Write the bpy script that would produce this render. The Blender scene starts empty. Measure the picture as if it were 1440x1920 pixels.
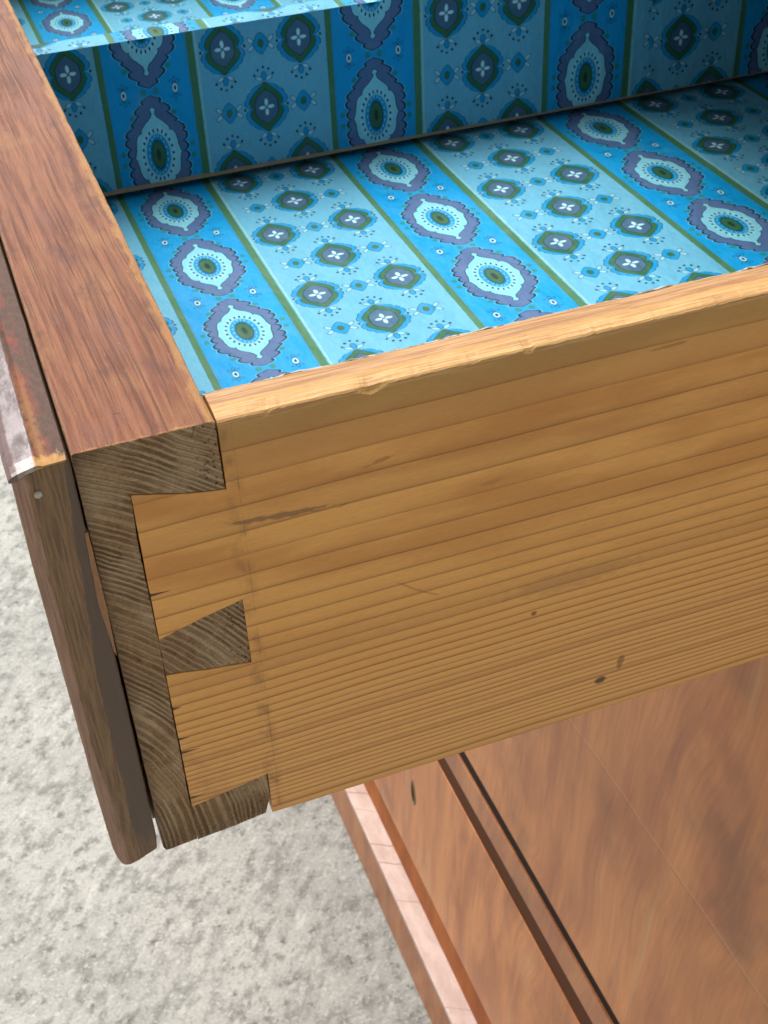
import bpy, bmesh, math, random
from mathutils import Vector, Matrix, noise as mn
random.seed(7)
sc = bpy.context.scene
col = sc.collection
rad = math.radians

# ------------------------------------------------------------------ scale
K = 0.8                       # plan units (mm of the survey) -> real size
X0 = 0.264                    # camera to cabinet face, along x
GZ = 4.487 * X0               # camera height over the ground
# survey frame of the open drawer (x along its depth, y along its width, z up) against the level cabinet
Q = Matrix(((0.99993965, 0.01098608, 0.0), (-0.01096138, 0.99769129, 0.06702186), (0.00073631, -0.06701781, 0.99775151)))
QT = Q.transposed()
CAM_D = Vector((-0.0113186, -0.2505341, 0.1686299))
RC = Matrix(((0.93668491, -0.34772225, -0.0413595), (-0.2455465, -0.56801153, -0.78553792), (0.24965634, 0.7459572, -0.61742981)))
camw = QT @ (CAM_D * K)
OFF = Vector((0, 0, GZ - camw.z))
camw = camw + OFF
XF = camw.x + X0              # x of the cabinet's face

# ------------------------------------------------------------------ camera
cd = bpy.data.cameras.new('camera'); cam = bpy.data.objects.new('camera', cd); col.objects.link(cam)
right, up, back = QT @ RC[0], QT @ (-RC[1]), QT @ (-RC[2])
cam.matrix_world = Matrix(((right.x, up.x, back.x, camw.x), (right.y, up.y, back.y, camw.y), (right.z, up.z, back.z, camw.z), (0, 0, 0, 1)))
cd.sensor_width = 36; cd.sensor_fit = 'AUTO'; cd.lens = 2480.95 / 1920 * 36
cd.clip_start = 0.01; cd.clip_end = 200
cd.dof.use_dof = True; cd.dof.focus_distance = 0.262; cd.dof.aperture_fstop = 100
sc.camera = cam

# ------------------------------------------------------------------ world, sun, exposure
SUN_EL, SUN_AZ = rad(66), rad(-14)          # azimuth from +y towards +x
w = bpy.data.worlds.new('World'); sc.world = w; w.use_nodes = True
wn = w.node_tree.nodes; wl = w.node_tree.links
sky = wn.new('ShaderNodeTexSky'); sky.sky_type = 'NISHITA'; sky.sun_disc = False
sky.sun_elevation = SUN_EL; sky.sun_rotation = SUN_AZ
sky.air_density = 1.0; sky.dust_density = 4.0; sky.ozone_density = 1.0
hs = wn.new('ShaderNodeHueSaturation'); hs.inputs['Saturation'].default_value = 0.3
wl.new(sky.outputs[0], hs.inputs['Color'])
wl.new(hs.outputs[0], wn['Background'].inputs[0]); wn['Background'].inputs[1].default_value = 0.085
ld = bpy.data.lights.new('sun', 'SUN'); ld.energy = 2.6; ld.angle = rad(55); ld.color = (1.0, 0.98, 0.95)
sun = bpy.data.objects.new('sun', ld); col.objects.link(sun)
sd = Vector((math.sin(SUN_AZ) * math.cos(SUN_EL), math.cos(SUN_AZ) * math.cos(SUN_EL), math.sin(SUN_EL)))
sun.rotation_euler = sd.to_track_quat('Z', 'Y').to_euler(); sun.location = (0, 0, 4)
vs = sc.view_settings
vs.view_transform = 'Standard'; vs.look = 'None'; vs.gamma = 1; vs.use_curve_mapping = False; vs.exposure = 0.8
sc.cycles.max_bounces = 5; sc.cycles.diffuse_bounces = 4; sc.cycles.glossy_bounces = 2; sc.cycles.transmission_bounces = 0

# ------------------------------------------------------------------ node expression helpers
class S:
    """a float socket (or constant) with arithmetic"""
    def __init__(s, b, v): s.b = b; s.v = v
    def _m(s, op, *o, clamp=False):
        n = s.b.nt.nodes.new('ShaderNodeMath'); n.operation = op; n.use_clamp = clamp
        for i, a in enumerate((s,) + o):
            a = a.v if isinstance(a, S) else a
            if isinstance(a, (int, float)): n.inputs[i].default_value = a
            else: s.b.nt.links.new(a, n.inputs[i])
        return S(s.b, n.outputs[0])
    def __add__(s, o): return s._m('ADD', o)
    __radd__ = __add__
    def __sub__(s, o): return s._m('SUBTRACT', o)
    def __rsub__(s, o): return S(s.b, o)._m('SUBTRACT', s)
    def __mul__(s, o): return s._m('MULTIPLY', o)
    __rmul__ = __mul__
    def __truediv__(s, o): return s._m('DIVIDE', o)
    def __neg__(s): return s._m('MULTIPLY', -1.0)
    def abs(s): return s._m('ABSOLUTE')
    def fract(s): return s._m('FRACT')
    def floor(s): return s._m('FLOOR')
    def sin(s): return s._m('SINE')
    def cos(s): return s._m('COSINE')
    def sqrt(s): return s._m('SQRT')
    def pow(s, e): return s._m('POWER', e)
    def max(s, o): return s._m('MAXIMUM', o)
    def min(s, o): return s._m('MINIMUM', o)
    def lt(s, o): return s._m('LESS_THAN', o)
    def atan2(s, o): return s._m('ARCTAN2', o)
    def cl(s): return s._m('ADD', 0.0, clamp=True)
    def step(s, aa=0.3): return s._m('MULTIPLY_ADD', 1.0 / aa, 0.5, clamp=True)
    def ramp(s, a, b):
        n = s.b.nt.nodes.new('ShaderNodeMapRange'); n.clamp = True; n.interpolation_type = 'SMOOTHSTEP'
        s.b.nt.links.new(s.v, n.inputs[0]); n.inputs[1].default_value = a; n.inputs[2].default_value = b
        n.inputs[3].default_value = 0; n.inputs[4].default_value = 1
        return S(s.b, n.outputs[0])

class B:
    """a material under construction"""
    def __init__(s, name):
        s.m = bpy.data.materials.new(name); s.m.use_nodes = True; s.nt = s.m.node_tree
        s.p = s.nt.nodes['Principled BSDF']
    def n(s, t): return s.nt.nodes.new(t)
    def link(s, a, b): s.nt.links.new(a, b)
    def coords(s, kind='Object', f=1.0):
        t = s.n('ShaderNodeTexCoord'); x = s.n('ShaderNodeSeparateXYZ'); s.link(t.outputs[kind], x.inputs[0])
        return tuple(S(s, x.outputs[i]) * f for i in range(3))
    def vec(s, x, y, z=0.0):
        c = s.n('ShaderNodeCombineXYZ')
        for i, a in enumerate((x, y, z)):
            if isinstance(a, S): s.link(a.v, c.inputs[i])
            else: c.inputs[i].default_value = a
        return c.outputs[0]
    def noise(s, v, scale=1.0, detail=3.0, rough=0.55, dist=0.0):
        n = s.n('ShaderNodeTexNoise'); n.inputs['Scale'].default_value = scale; n.inputs['Detail'].default_value = detail
        n.inputs['Roughness'].default_value = rough; n.inputs['Distortion'].default_value = dist
        s.link(v, n.inputs['Vector']); return S(s, n.outputs[0])
    def voro(s, v, scale=1.0, feature='F1', out=0):
        n = s.n('ShaderNodeTexVoronoi'); n.feature = feature; n.inputs['Scale'].default_value = scale
        s.link(v, n.inputs['Vector']); return S(s, n.outputs[out])
    def white(s, v):
        n = s.n('ShaderNodeTexWhiteNoise'); n.noise_dimensions = '1D'; s.link(v.v, n.inputs['W']); return S(s, n.outputs[0])
    def curve(s, x, pts):
        n = s.n('ShaderNodeFloatCurve'); c = n.mapping.curves[0]
        while len(c.points) > 2: c.points.remove(c.points[1])
        c.points[0].location = pts[0]; c.points[-1].location = pts[-1]
        for q in pts[1:-1]: c.points.new(*q)
        for q in c.points: q.handle_type = 'VECTOR'
        n.mapping.update(); s.link(x.v, n.inputs['Value']); return S(s, n.outputs[0])
    def mix(s, a, b, f):
        n = s.n('ShaderNodeMix'); n.data_type = 'RGBA'; n.clamp_factor = True
        if isinstance(f, S): s.link(f.v, n.inputs[0])
        else: n.inputs[0].default_value = f
        for i, c in ((6, a), (7, b)):
            if isinstance(c, tuple): n.inputs[i].default_value = (*c, 1)
            else: s.link(c, n.inputs[i])
        return n.outputs[2]
    def scale(s, c, f):
        n = s.n('ShaderNodeVectorMath'); n.operation = 'SCALE'
        if isinstance(c, tuple): n.inputs[0].default_value = c
        else: s.link(c, n.inputs[0])
        s.link(f.v, n.inputs[3]); return n.outputs[0]
    def bump(s, h, dist=0.0003, strength=1.0, prev=None):
        n = s.n('ShaderNodeBump'); n.inputs['Strength'].default_value = strength; n.inputs['Distance'].default_value = dist
        s.link(h.v, n.inputs['Height'])
        if prev: s.link(prev, n.inputs['Normal'])
        return n.outputs[0]
    def done(s, color, rough=0.6, normal=None, spec=0.4, coat=0.0, coatr=0.2):
        if isinstance(color, tuple): s.p.inputs['Base Color'].default_value = (*color, 1)
        else: s.link(color, s.p.inputs['Base Color'])
        if isinstance(rough, S): s.link(rough.v, s.p.inputs['Roughness'])
        else: s.p.inputs['Roughness'].default_value = rough
        s.p.inputs['Specular IOR Level'].default_value = spec
        s.p.inputs['Coat Weight'].default_value = coat; s.p.inputs['Coat Roughness'].default_value = coatr
        if normal: s.link(normal, s.p.inputs['Normal'])
        return s.m

def srgb(r, g, b):
    return tuple((c / 255 / 12.92) if c <= 10 else ((c / 255 + 0.055) / 1.055) ** 2.4 for c in (r, g, b))

MM = 1000.0 / K               # object metres -> survey mm

# ------------------------------------------------------------------ printed lining paper (flat print, in nodes)
def make_paper():
    b = B('printed_lining_paper')
    u, v, _ = b.coords('UV', 100.0)
    wob = b.noise(b.vec(u * 0.5, v * 0.5), 1.0, 2) - 0.5
    wob2 = b.noise(b.vec(u * 0.5 + 31.0, v * 0.5), 1.0, 2) - 0.5
    u0, v0 = u, v
    u = u + wob * 0.5; v = v + wob2 * 0.5
    BLUE, PALE = (0.0, 0.285, 0.60), (0.115, 0.385, 0.54)
    LITE, GREY, GREEN, INK = (0.20, 0.56, 0.67), (0.046, 0.130, 0.245), (0.028, 0.12, 0.05), (0.001, 0.028, 0.06)
    CY, WHITE = (0.0, 0.26, 0.53), (0.42, 0.70, 0.78)
    def ell(x, y, rx, ry, cx=0.0, cy=0.0, rot=0.0):
        x = x - cx; y = y - cy
        if rot:
            c, s = math.cos(rot), math.sin(rot)
            x, y = x * c + y * s, y * c - x * s
        return ((x / rx).pow(2) + (y / ry).pow(2)).sqrt()
    def disc(*a, aa=0.3, **k):
        rmin = min(a[2], a[3]); return ((1.0 - ell(*a, **k)) * rmin).step(aa)
    def ring(*a, t=0.3, aa=0.25, **k):
        rmin = min(a[2], a[3]); return (t * 0.5 - ((1.0 - ell(*a, **k)) * rmin).abs()).step(aa)
    cu = (u / 90.0).fract() * 90.0
    blue = ((cu - 37.8) * -1.0).step(0.3)
    c = b.mix(PALE, BLUE, blue)
    # ---- medallion stripe
    mx = cu - 18.9; a = mx.abs()
    mv = ((v - 27.5) / 50.0 + 0.5).fract() * 50.0 - 25.0; bb = mv.abs(); bn = bb / 25.0
    def prof(x, pts, xs, ys): return b.curve(x, [(min(1, p / xs), q / ys) for p, q in pts]) * ys
    wg = prof(bn, [(0, 11.6), (3, 11.5), (6, 11.7), (8.5, 11.9), (11, 10.2), (13.3, 8.8), (14.3, 7.2), (15.3, 6.5), (17, 6.8), (18.2, 6.2), (20, 4.8), (22, 3.0), (23.5, 1.2), (24.4, 0.0), (25, 0.0)], 25, 14)
    wg = wg + (bb * (math.pi / 4.1)).sin().abs().pow(0.6) * ((bb - 24.0) * -0.5).cl() * 1.9 - 1.25
    inb = (a - 17.0).lt(0.0) * blue
    g = (wg - a).step(0.3) * ((bb - 24.3) * -1.0).step(0.3)
    c = b.mix(c, LITE, (wg + 0.75 - a).step(0.3) * ((bb - 24.3) * -1.0).step(0.3) * (wob + 0.2).step(0.4) * 0.7)
    c = b.mix(c, (0.075, 0.140, 0.285), g)
    c = b.mix(c, INK, (0.45 - (wg - a).abs()).step(0.25) * ((bb - 24.5) * -1.0).step(0.3))
    wlt = prof(bn, [(0, 9.3), (0.8, 8.9), (3, 8.3), (5, 8.2), (7.4, 7.7), (8.6, 7.0), (9.1, 6.2), (9.3, 5.3), (10, 5.5), (11.2, 5.0), (12.5, 3.8), (14, 2.1), (15.2, 1.0), (16.4, 0.5), (17.2, 0.6), (17.9, 1.1), (19, 0.0), (25, 0.0)], 25, 14)
    inl = ((bb - 18.9) * -1.0).step(0.3)
    c = b.mix(c, INK, (wlt + 0.38 - a).step(0.25) * ((bb - 19.1) * -1.0).step(0.3) * 0.85)
    c = b.mix(c, LITE, (wlt - a).step(0.25) * inl)
    e2 = ell(mx, mv, 6.0, 9.9); th = (mv / 9.9).atan2(mx / 6.0)
    c = b.mix(c, (0.30, 0.62, 0.78), ring(mx, mv, 6.4, 10.3, t=1.0) * 0.6)
    c = b.mix(c, INK, (0.42 - (e2 - 1.0).abs() * 6.0).step(0.3) * ((th * 22.0).cos() - 0.35).step(0.5))
    c = b.mix(c, (0.012, 0.22, 0.46), disc(mx, mv, 4.7, 8.5))
    c = b.mix(c, CY, disc(mx, mv, 4.25, 8.0))
    e3 = ell(mx, mv, 2.55, 5.4); th3 = (mv / 5.4).atan2(mx / 2.55)
    c = b.mix(c, LITE, (0.22 - ((e3 - 1.42) * 2.55).abs()).step(0.25) * ((th3 * 18.0).cos() - 0.3).step(0.5) * 0.8)
    c = b.mix(c, INK, ((1.0 - e3) * 2.55 + 0.4 + (th3 * 26.0).sin() * 0.22).step(0.25))
    c = b.mix(c, GREEN, ((1.0 - e3) * 2.55).step(0.25))
    c = b.mix(c, (0.012, 0.035, 0.03), disc(mx, mv, 0.85, 2.4))
    gd = disc(a, bb, 1.05, 0.95, cx=2.4, cy=24.6).max(disc(a, bb, 1.1, 1.0, cx=8.4, cy=15.9)).max(disc(a, bb, 1.05, 1.15, cx=13.9, cy=2.3))
    c = b.mix(c, (0.02, 0.20, 0.17), gd * 0.9)
    # eyes between medallions
    ex = a - 10.1; ey = bb - 25.0
    for args in ((0.55, 0.95, 0.0, -3.3, 0.0), (0.95, 0.5, -1.15, -2.55, 0.55), (0.95, 0.5, 1.15, -2.55, -0.55)):
        rx, ry, cx, cy, ro = args
        c = b.mix(c, INK, ring(ex, ey, rx, ry, t=0.2, cx=cx, cy=cy, rot=ro) * 0.75)
    c = b.mix(c, INK, disc(ex, ey, 1.25, 1.95) * 0.7)
    c = b.mix(c, WHITE, disc(ex, ey, 1.0, 1.7))
    c = b.mix(c, (0.01, 0.04, 0.07), disc(ex, ey, 0.5, 0.95))
    # ---- flower stripe
    px = cu - 64.2; pa = px.abs()
    def lattice(ph):
        vA = ((v - ph) / 50.0 + 0.5).fract() * 50.0 - 25.0
        vB = ((v - ph) / 50.0).fract() * 50.0 - 25.0
        pb = pa - 15.1
        sel = (pa + vA.abs() * 0.62).lt(pb.abs() + vB.abs() * 0.62)
        nx = pb + (px - pb) * sel; ny = vB + (vA - vB) * sel
        return nx, ny
    lx, ly = lattice(38.9); la, lb = lx.abs(), ly.abs(); ln = lb / 12.0
    pale = (1.0 - blue)
    wb = prof(ln, [(0, 6.2), (0.7, 7.6), (2.0, 8.5), (3.6, 8.3), (4.4, 7.3), (5.2, 7.4), (6.4, 6.5), (6.9, 5.4), (7.6, 5.2), (8.6, 3.9), (9.5, 1.6), (10, 0.0), (12, 0.0)], 12, 10)
    wgr = prof(ln, [(0, 5.2), (0.6, 6.1), (2.5, 6.7), (4.6, 5.6), (6.6, 3.8), (8.2, 1.9), (9.6, 0.3), (10.2, 0.0), (12, 0.0)], 12, 10)
    wn_ = prof(ln, [(0, 4.5), (2, 4.5), (3.6, 3.8), (5.0, 2.4), (6.2, 0.9), (6.9, 0.0), (12, 0.0)], 12, 10)
    def cap(z): return ((lb - z) * -1.0).step(0.3) * pale
    c = b.mix(c, INK, (wb + 0.36 - la).step(0.25) * cap(10.0) * 0.85)
    c = b.mix(c, CY, (wb - la).step(0.25) * cap(9.6))
    c = b.mix(c, INK, (wgr + 0.34 - la).step(0.25) * cap(10.1) * 0.85)
    c = b.mix(c, GREEN, (wgr - la).step(0.25) * cap(9.8))
    c = b.mix(c, INK, (wn_ + 0.38 - la).step(0.25) * cap(7.2) * 0.9)
    c = b.mix(c, (0.050, 0.120, 0.205), (wn_ - la).step(0.25) * cap(6.8))
    petals = disc(la, ly, 1.25, 0.7, cx=1.75).max(disc(lx, lb, 0.7, 1.4, cy=1.95))
    c = b.mix(c, WHITE, petals * pale)
    c = b.mix(c, WHITE, disc(la, lb, 1.4, 0.7, cx=1.9, cy=11.4, rot=0.5) * pale * 0.5)
    c = b.mix(c, INK, ring(la, lb, 1.5, 0.8, t=0.22, cx=1.9, cy=11.4, rot=0.5) * pale * 0.75)
    c = b.mix(c, INK, disc(lx, lb, 1.15, 1.8, cy=12.4) * pale * 0.85)
    c = b.mix(c, CY, disc(lx, lb, 0.85, 1.5, cy=12.4) * pale)
    dots = disc(la, lb, 0.5, 0.55, cx=3.7, cy=13.0).max(disc(la, lb, 0.5, 0.55, cx=2.15, cy=14.9)).max(disc(lx, lb, 0.45, 0.55, cy=15.8)).max(disc(la, ly, 0.5, 0.6, cx=8.6))
    c = b.mix(c, INK, dots * pale)
    sx, sy = lattice(13.9); sa, sb = sx.abs(), sy.abs()
    for sg in (1, -1):
        c = b.mix(c, WHITE, disc(sa, sb, 1.4, 0.7, cx=4.0, cy=1.5, rot=0.75) * pale * 0.5) if sg == 1 else c
    c = b.mix(c, INK, ring(sa, sb, 1.5, 0.78, t=0.22, cx=4.0, cy=1.5, rot=0.75) * pale * 0.75)
    dm = 1.0 - ((sa / 3.0).pow(1.35) + (sb / 4.0).pow(1.35))
    c = b.mix(c, INK, (dm * 2.6 + 0.3).step(0.3) * pale * 0.85)
    c = b.mix(c, CY, (dm * 2.6).step(0.3) * pale)
    c = b.mix(c, GREEN, disc(sx, sy, 1.25, 1.7) * pale)
    # ---- stripes between
    gl = ((cu - 18.9).abs() - 17.9).abs()
    far = (cu - 90.0).abs() + 100.0
    c = b.mix(c, (0.30, 0.55, 0.42), (0.35 - ((cu - 18.9).abs() - 20.1).abs()).step(0.25) * 0.6)
    c = b.mix(c, (0.01, 0.22, 0.50), (0.14 - ((cu - 18.9).abs() - 15.9).abs()).step(0.2) * 0.8)
    stripe = b.noise(b.vec(cu * 2.2, v * 0.02), 1.0, 2)
    c = b.mix(c, b.mix((0.035, 0.13, 0.065), (0.07, 0.20, 0.085), stripe), (1.45 - gl).step(0.3))
    # ---- paper: fine weave, faint soiling
    weave = b.noise(b.vec(u0 * 2.4, v0 * 0.25), 1.0, 2) * 0.6 + b.noise(b.vec(u0 * 0.3, v0 * 2.6), 1.0, 2) * 0.4
    soil = b.noise(b.vec(u0 * 0.03, v0 * 0.03), 1.0, 4)
    c = b.mix(c, (0.16, 0.30, 0.30), b.noise(b.vec(u0 * 0.05, v0 * 0.07 + 40.0), 1.0, 5, 0.65).ramp(0.56, 0.75) * 0.22)
    c = b.scale(c, 0.60 + weave * 0.62 + soil * 0.16)
    wr = b.noise(b.vec(u0 * 0.06, v0 * 0.035), 1.0, 3, 0.5)
    return b.done(c, 0.52, b.bump(weave, 0.00008, 0.7, b.bump(wr, 0.006, 0.5)), spec=0.22)

# ------------------------------------------------------------------ woods
def ring_curve():
    """cumulative growth-ring count against height on the pine side"""
    prof = [(0.0, 9.0), (0.12, 8.5), (0.25, 7.5), (0.36, 6.4), (0.5, 4.4), (0.62, 3.3), (0.72, 2.4), (0.82, 1.9), (0.93, 1.7), (0.965, 2.2), (0.98, 5), (1.0, 7)]
    def sp(t):
        for (a, p), (c, q) in zip(prof, prof[1:]):
            if a <= t <= c: return p + (q - p) * (t - a) / (c - a)
        return prof[-1][1]
    pts = []; n = 0.0; N = 280
    for i in range(N + 1):
        t = i / N
        if i % 14 == 0: pts.append((t, n))
        n += 140 / N / sp(t)
    tot = pts[-1][1]
    return [(t, m / tot) for t, m in pts], tot

def make_pine():
    b = B('aged_pine_board')
    x, y, z = b.coords('Object', MM)
    drift = b.noise(b.vec(x * 0.006, z * 0.012 + 5.0, y * 0.02), 1.0, 2) - 0.5
    wig = b.noise(b.vec(x * 0.03, z * 0.12, y * 0.1), 1.0, 3) - 0.5
    t = (z + y * 0.55 + drift * 4.5 + wig * 0.45) / -140.0
    pts, tot = ring_curve()
    n = b.curve(t.max(0.0).min(1.0), pts) * tot + (t.min(0.0) * 18.0)
    fr = n.fract(); idx = n.floor()
    rnd = b.white(idx); rnd2 = b.white(idx + 57.3)
    spc = (9.0 - t * 9.6).max(1.75)
    dmm = (1.0 - fr) * spc
    late = ((dmm / -0.30)._m('EXPONENT') * 1.2 + (dmm / -1.2)._m('EXPONENT') * 0.12) * (1.0 - fr.ramp(0.965, 1.0))
    broad = fr.pow(1.5)
    fib = b.noise(b.vec(x * 0.05, z * 1.6, y * 1.6), 1.0, 4)
    fib2 = b.noise(b.vec(x * 0.35, z * 6.0, y * 6.0), 1.0, 3)
    patch = b.noise(b.vec(x * 0.012, z * 0.05, y * 0.05), 1.0, 3)
    base = b.mix((0.72, 0.325, 0.072), (0.88, 0.455, 0.130), fib)
    base = b.mix(base, (0.50, 0.185, 0.038), patch.ramp(0.42, 0.62) * t.ramp(0.75, 0.15) * 0.65)
    # duller towards the upper arris, lighter over the lower half
    base = b.mix(base, (0.42, 0.245, 0.075), t.ramp(0.13, 0.02) * (0.55 + fib * 0.4))
    base = b.mix(base, (0.45, 0.15, 0.03), (0.5 - ((t - 0.17) / 0.06).abs() * 0.5).cl() * b.noise(b.vec(x * 0.02, z * 0.2), 1.0, 3).ramp(0.4, 0.65) * 0.8)
    base = b.mix(base, (0.92, 0.49, 0.175), t.ramp(0.5, 0.95) * 0.45)
    base = b.mix(base, (0.62, 0.30, 0.085), rnd2.ramp(0.5, 1.0) * 0.55)
    c = b.mix(base, (0.15, 0.036, 0.003), late * (0.5 + rnd * 0.5))
    c = b.mix(c, (0.34, 0.145, 0.04), broad * (0.05 + rnd2 * 0.2))
    # grey bruise along the grain, knots, a scratch, scribe line, dirt by the joint
    def blot(cx, cz, rx, rz, tilt=0.0, e=1.0):
        dx = (x - cx) / rx; dz = (z - cz - (x - cx) * tilt) / rz
        return (1.0 - (dx * dx + dz * dz).sqrt() + (b.noise(b.vec(x * 0.25, z * 0.7), 1.0, 3) - 0.5) * e).ramp(0.0, 0.5)
    c = b.mix(c, (0.10, 0.06, 0.035), blot(46, -31.4, 16, 1.1, -0.09, 2.2) * 0.6)
    c = b.mix(c, (0.13, 0.055, 0.02), blot(72, -22.6, 5, 0.8, 0.2, 2.2) * 0.4)
    c = b.mix(c, (0.09, 0.045, 0.02), blot(139.5, -125.3, 2.4, 1.7) * 0.9)
    c = b.mix(c, (0.16, 0.07, 0.03), blot(146, -120, 1.6, 3.4, 0.8) * 0.6)
    c = b.mix(c, (0.12, 0.06, 0.025), blot(116, -89.2, 1.2, 1.0) * 0.8)
    c = b.mix(c, (0.16, 0.085, 0.04), blot(103, -38, 5, 1.0, 0.1, 2.2) * 0.25)
    c = b.mix(c, (0.20, 0.105, 0.05), blot(128, -80, 26, 4.5, 0.0, 1.6) * 0.22)
    c = b.mix(c, (0.22, 0.10, 0.03), blot(152, -9.5, 6, 0.6, 0.05, 1.5) * 0.5)
    sc_ = (0.22 - ((z + 64.0 + (x - 75.2) * 0.68) * 0.83 + wig * 2.0).abs()).step(0.4) * ((x - 81.0).abs() * -1.0 + 5.8).step(1.0)
    c = b.mix(c, (0.22, 0.10, 0.04), sc_ * 0.5)
    dirt = b.noise(b.vec(x * 0.2, z * 0.15), 1.0, 4)
    for z0, x1 in ((-45.5, 16.5), (-97.5, 14.0), (-102.8, 16.5), (-121.6, 15.5), (-86.0, 13.5)):     # little splits at the ends of the tails
        wdt = ((x1 - x) / (x1 - 10.5)).cl() * 0.55
        c = b.mix(c, (0.03, 0.014, 0.006), (wdt - (z - z0 - wig * 1.5 + (x - 11.0) * 0.03).abs()).step(0.25) * ((x1 - x) * 2.0).cl() * 0.9)
    c = b.mix(c, (0.17, 0.085, 0.035), (1.0 - ((x - 35.0).abs() / 3.2)).cl() * dirt.ramp(0.42, 0.7) * 0.55)
    c = b.mix(c, (0.20, 0.10, 0.04), (0.16 - (x - 36.6 - z * 0.006).abs()).step(0.2) * dirt.ramp(0.35, 0.65) * 0.45)
    c = b.mix(c, (0.28, 0.125, 0.05), ((x - 26.0) / -14.0).cl() * ((z + 85.0) / -40.0).cl() * dirt.ramp(0.35, 0.75) * 0.6)
    # raw timber along the worn top arris
    raw = (z + 2.6 + wig * 1.2).ramp(0.0, 1.4) * (5.6 - y + (dirt - 0.5) * 3.0).ramp(0.0, 1.6)
    c = b.mix(c, b.mix((0.60, 0.37, 0.14), (0.40, 0.20, 0.07), fib.ramp(0.35, 0.65)), raw * 0.85)
    c = b.mix(c, b.mix((0.46, 0.27, 0.13), (0.25, 0.10, 0.040), fib.ramp(0.35, 0.65)), (z + 1.0).ramp(0.0, 0.8) * (y - 5.2 + (dirt - 0.5) * 3.0).ramp(0.0, 1.6) * 0.75)
    c = b.scale(c, 0.76 + fib2 * 0.46)
    h = fib2 * 0.35 + fib * 0.3 - late * 0.35
    return b.done(c, 0.5 + fib * 0.15, b.bump(h, 0.00007, 0.7), spec=0.35)

def make_endgrain():
    b = B('pine_end_grain')
    x, y, z = b.coords('Object', MM)
    dx = x + 75.0; dz = z + 140.0
    w1 = b.noise(b.vec(x * 0.06, z * 0.06, y * 0.03), 1.0, 2) - 0.5
    w2 = b.noise(b.vec(x * 0.35, z * 0.35, y * 0.05), 1.0, 3) - 0.5
    r = (dx * dx + dz * dz).sqrt() + w1 * 2.0 + w2 * 0.22
    n = r / 1.75 + (b.noise(b.vec(r * 0.045, 3.0, 1.0), 1.0, 2) - 0.5) * 9.0; fr = n.fract(); rnd = b.white(n.floor())
    th = dz.atan2(dx)
    late = fr.ramp(0.25, 0.62) * (1.0 - fr.ramp(0.80, 1.0))
    ray = b.noise(b.vec(th * 160.0, r * 0.35), 1.0, 3)
    grit = b.noise(b.vec(x * 1.1, z * 1.1, y), 1.0, 5, 0.7)
    fine = b.noise(b.vec(x * 3.6, z * 3.6, y), 1.0, 3, 0.7)
    mac = b.noise(b.vec(x * 0.07, z * 0.05, 3.0), 1.0, 3)
    patch = mac.ramp(0.40, 0.60)
    c = b.mix((0.60, 0.41, 0.225), (0.48, 0.30, 0.150), patch)
    c = b.mix(c, (0.70, 0.53, 0.33), ray.ramp(0.45, 0.8) * 0.45)
    c = b.mix(c, (0.19, 0.092, 0.038), late * (0.45 + rnd * 0.55) * (0.12 + b.noise(b.vec(x * 0.08, z * 0.05, 13.0), 1.0, 3).ramp(0.40, 0.56) * 0.88))
    c = b.mix(c, (0.22, 0.075, 0.03), b.noise(b.vec(x * 0.12, z * 0.08, 9.0), 1.0, 3).ramp(0.55, 0.75) * 0.5)
    # broken, crumbly fibre near the tips of the pins and dark pits
    tip = (x - 24.0).ramp(0.0, 9.0)
    pit = b.voro(b.vec(x * 0.75, z * 0.75, y), 1.0)
    pits = (0.26 - pit + (grit - 0.5) * 0.35).ramp(0.0, 0.10) * (tip * 0.85 + 0.10)
    c = b.mix(c, (0.44, 0.31, 0.17), grit.ramp(0.48, 0.72) * (tip * 0.5 + 0.28))
    c = b.mix(c, (0.09, 0.05, 0.025), grit.ramp(0.45, 0.28) * 0.6)
    c = b.mix(c, (0.03, 0.015, 0.008), pits * 0.85)
    # darker band along the outer edges
    c = b.mix(c, (0.085, 0.045, 0.025), ((x - 3.5) / -4.0).cl() * 0.55 + ((z + 5.0) / 6.0).cl() * ((x - 14.0) / -8.0).cl() * 0.5)
    c = b.mix(c, (0.10, 0.06, 0.035), ((z + 128.0) / -8.0).cl() * grit.ramp(0.35, 0.65) * 0.6)
    c = b.scale(c, 0.6 + fine * 0.8)
    h = late * -0.8 + grit * 0.9 + fine * 0.35 - pits * 1.6
    return b.done(c, 0.75, b.bump(h, 0.0009, 1.0), spec=0.15)

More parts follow.
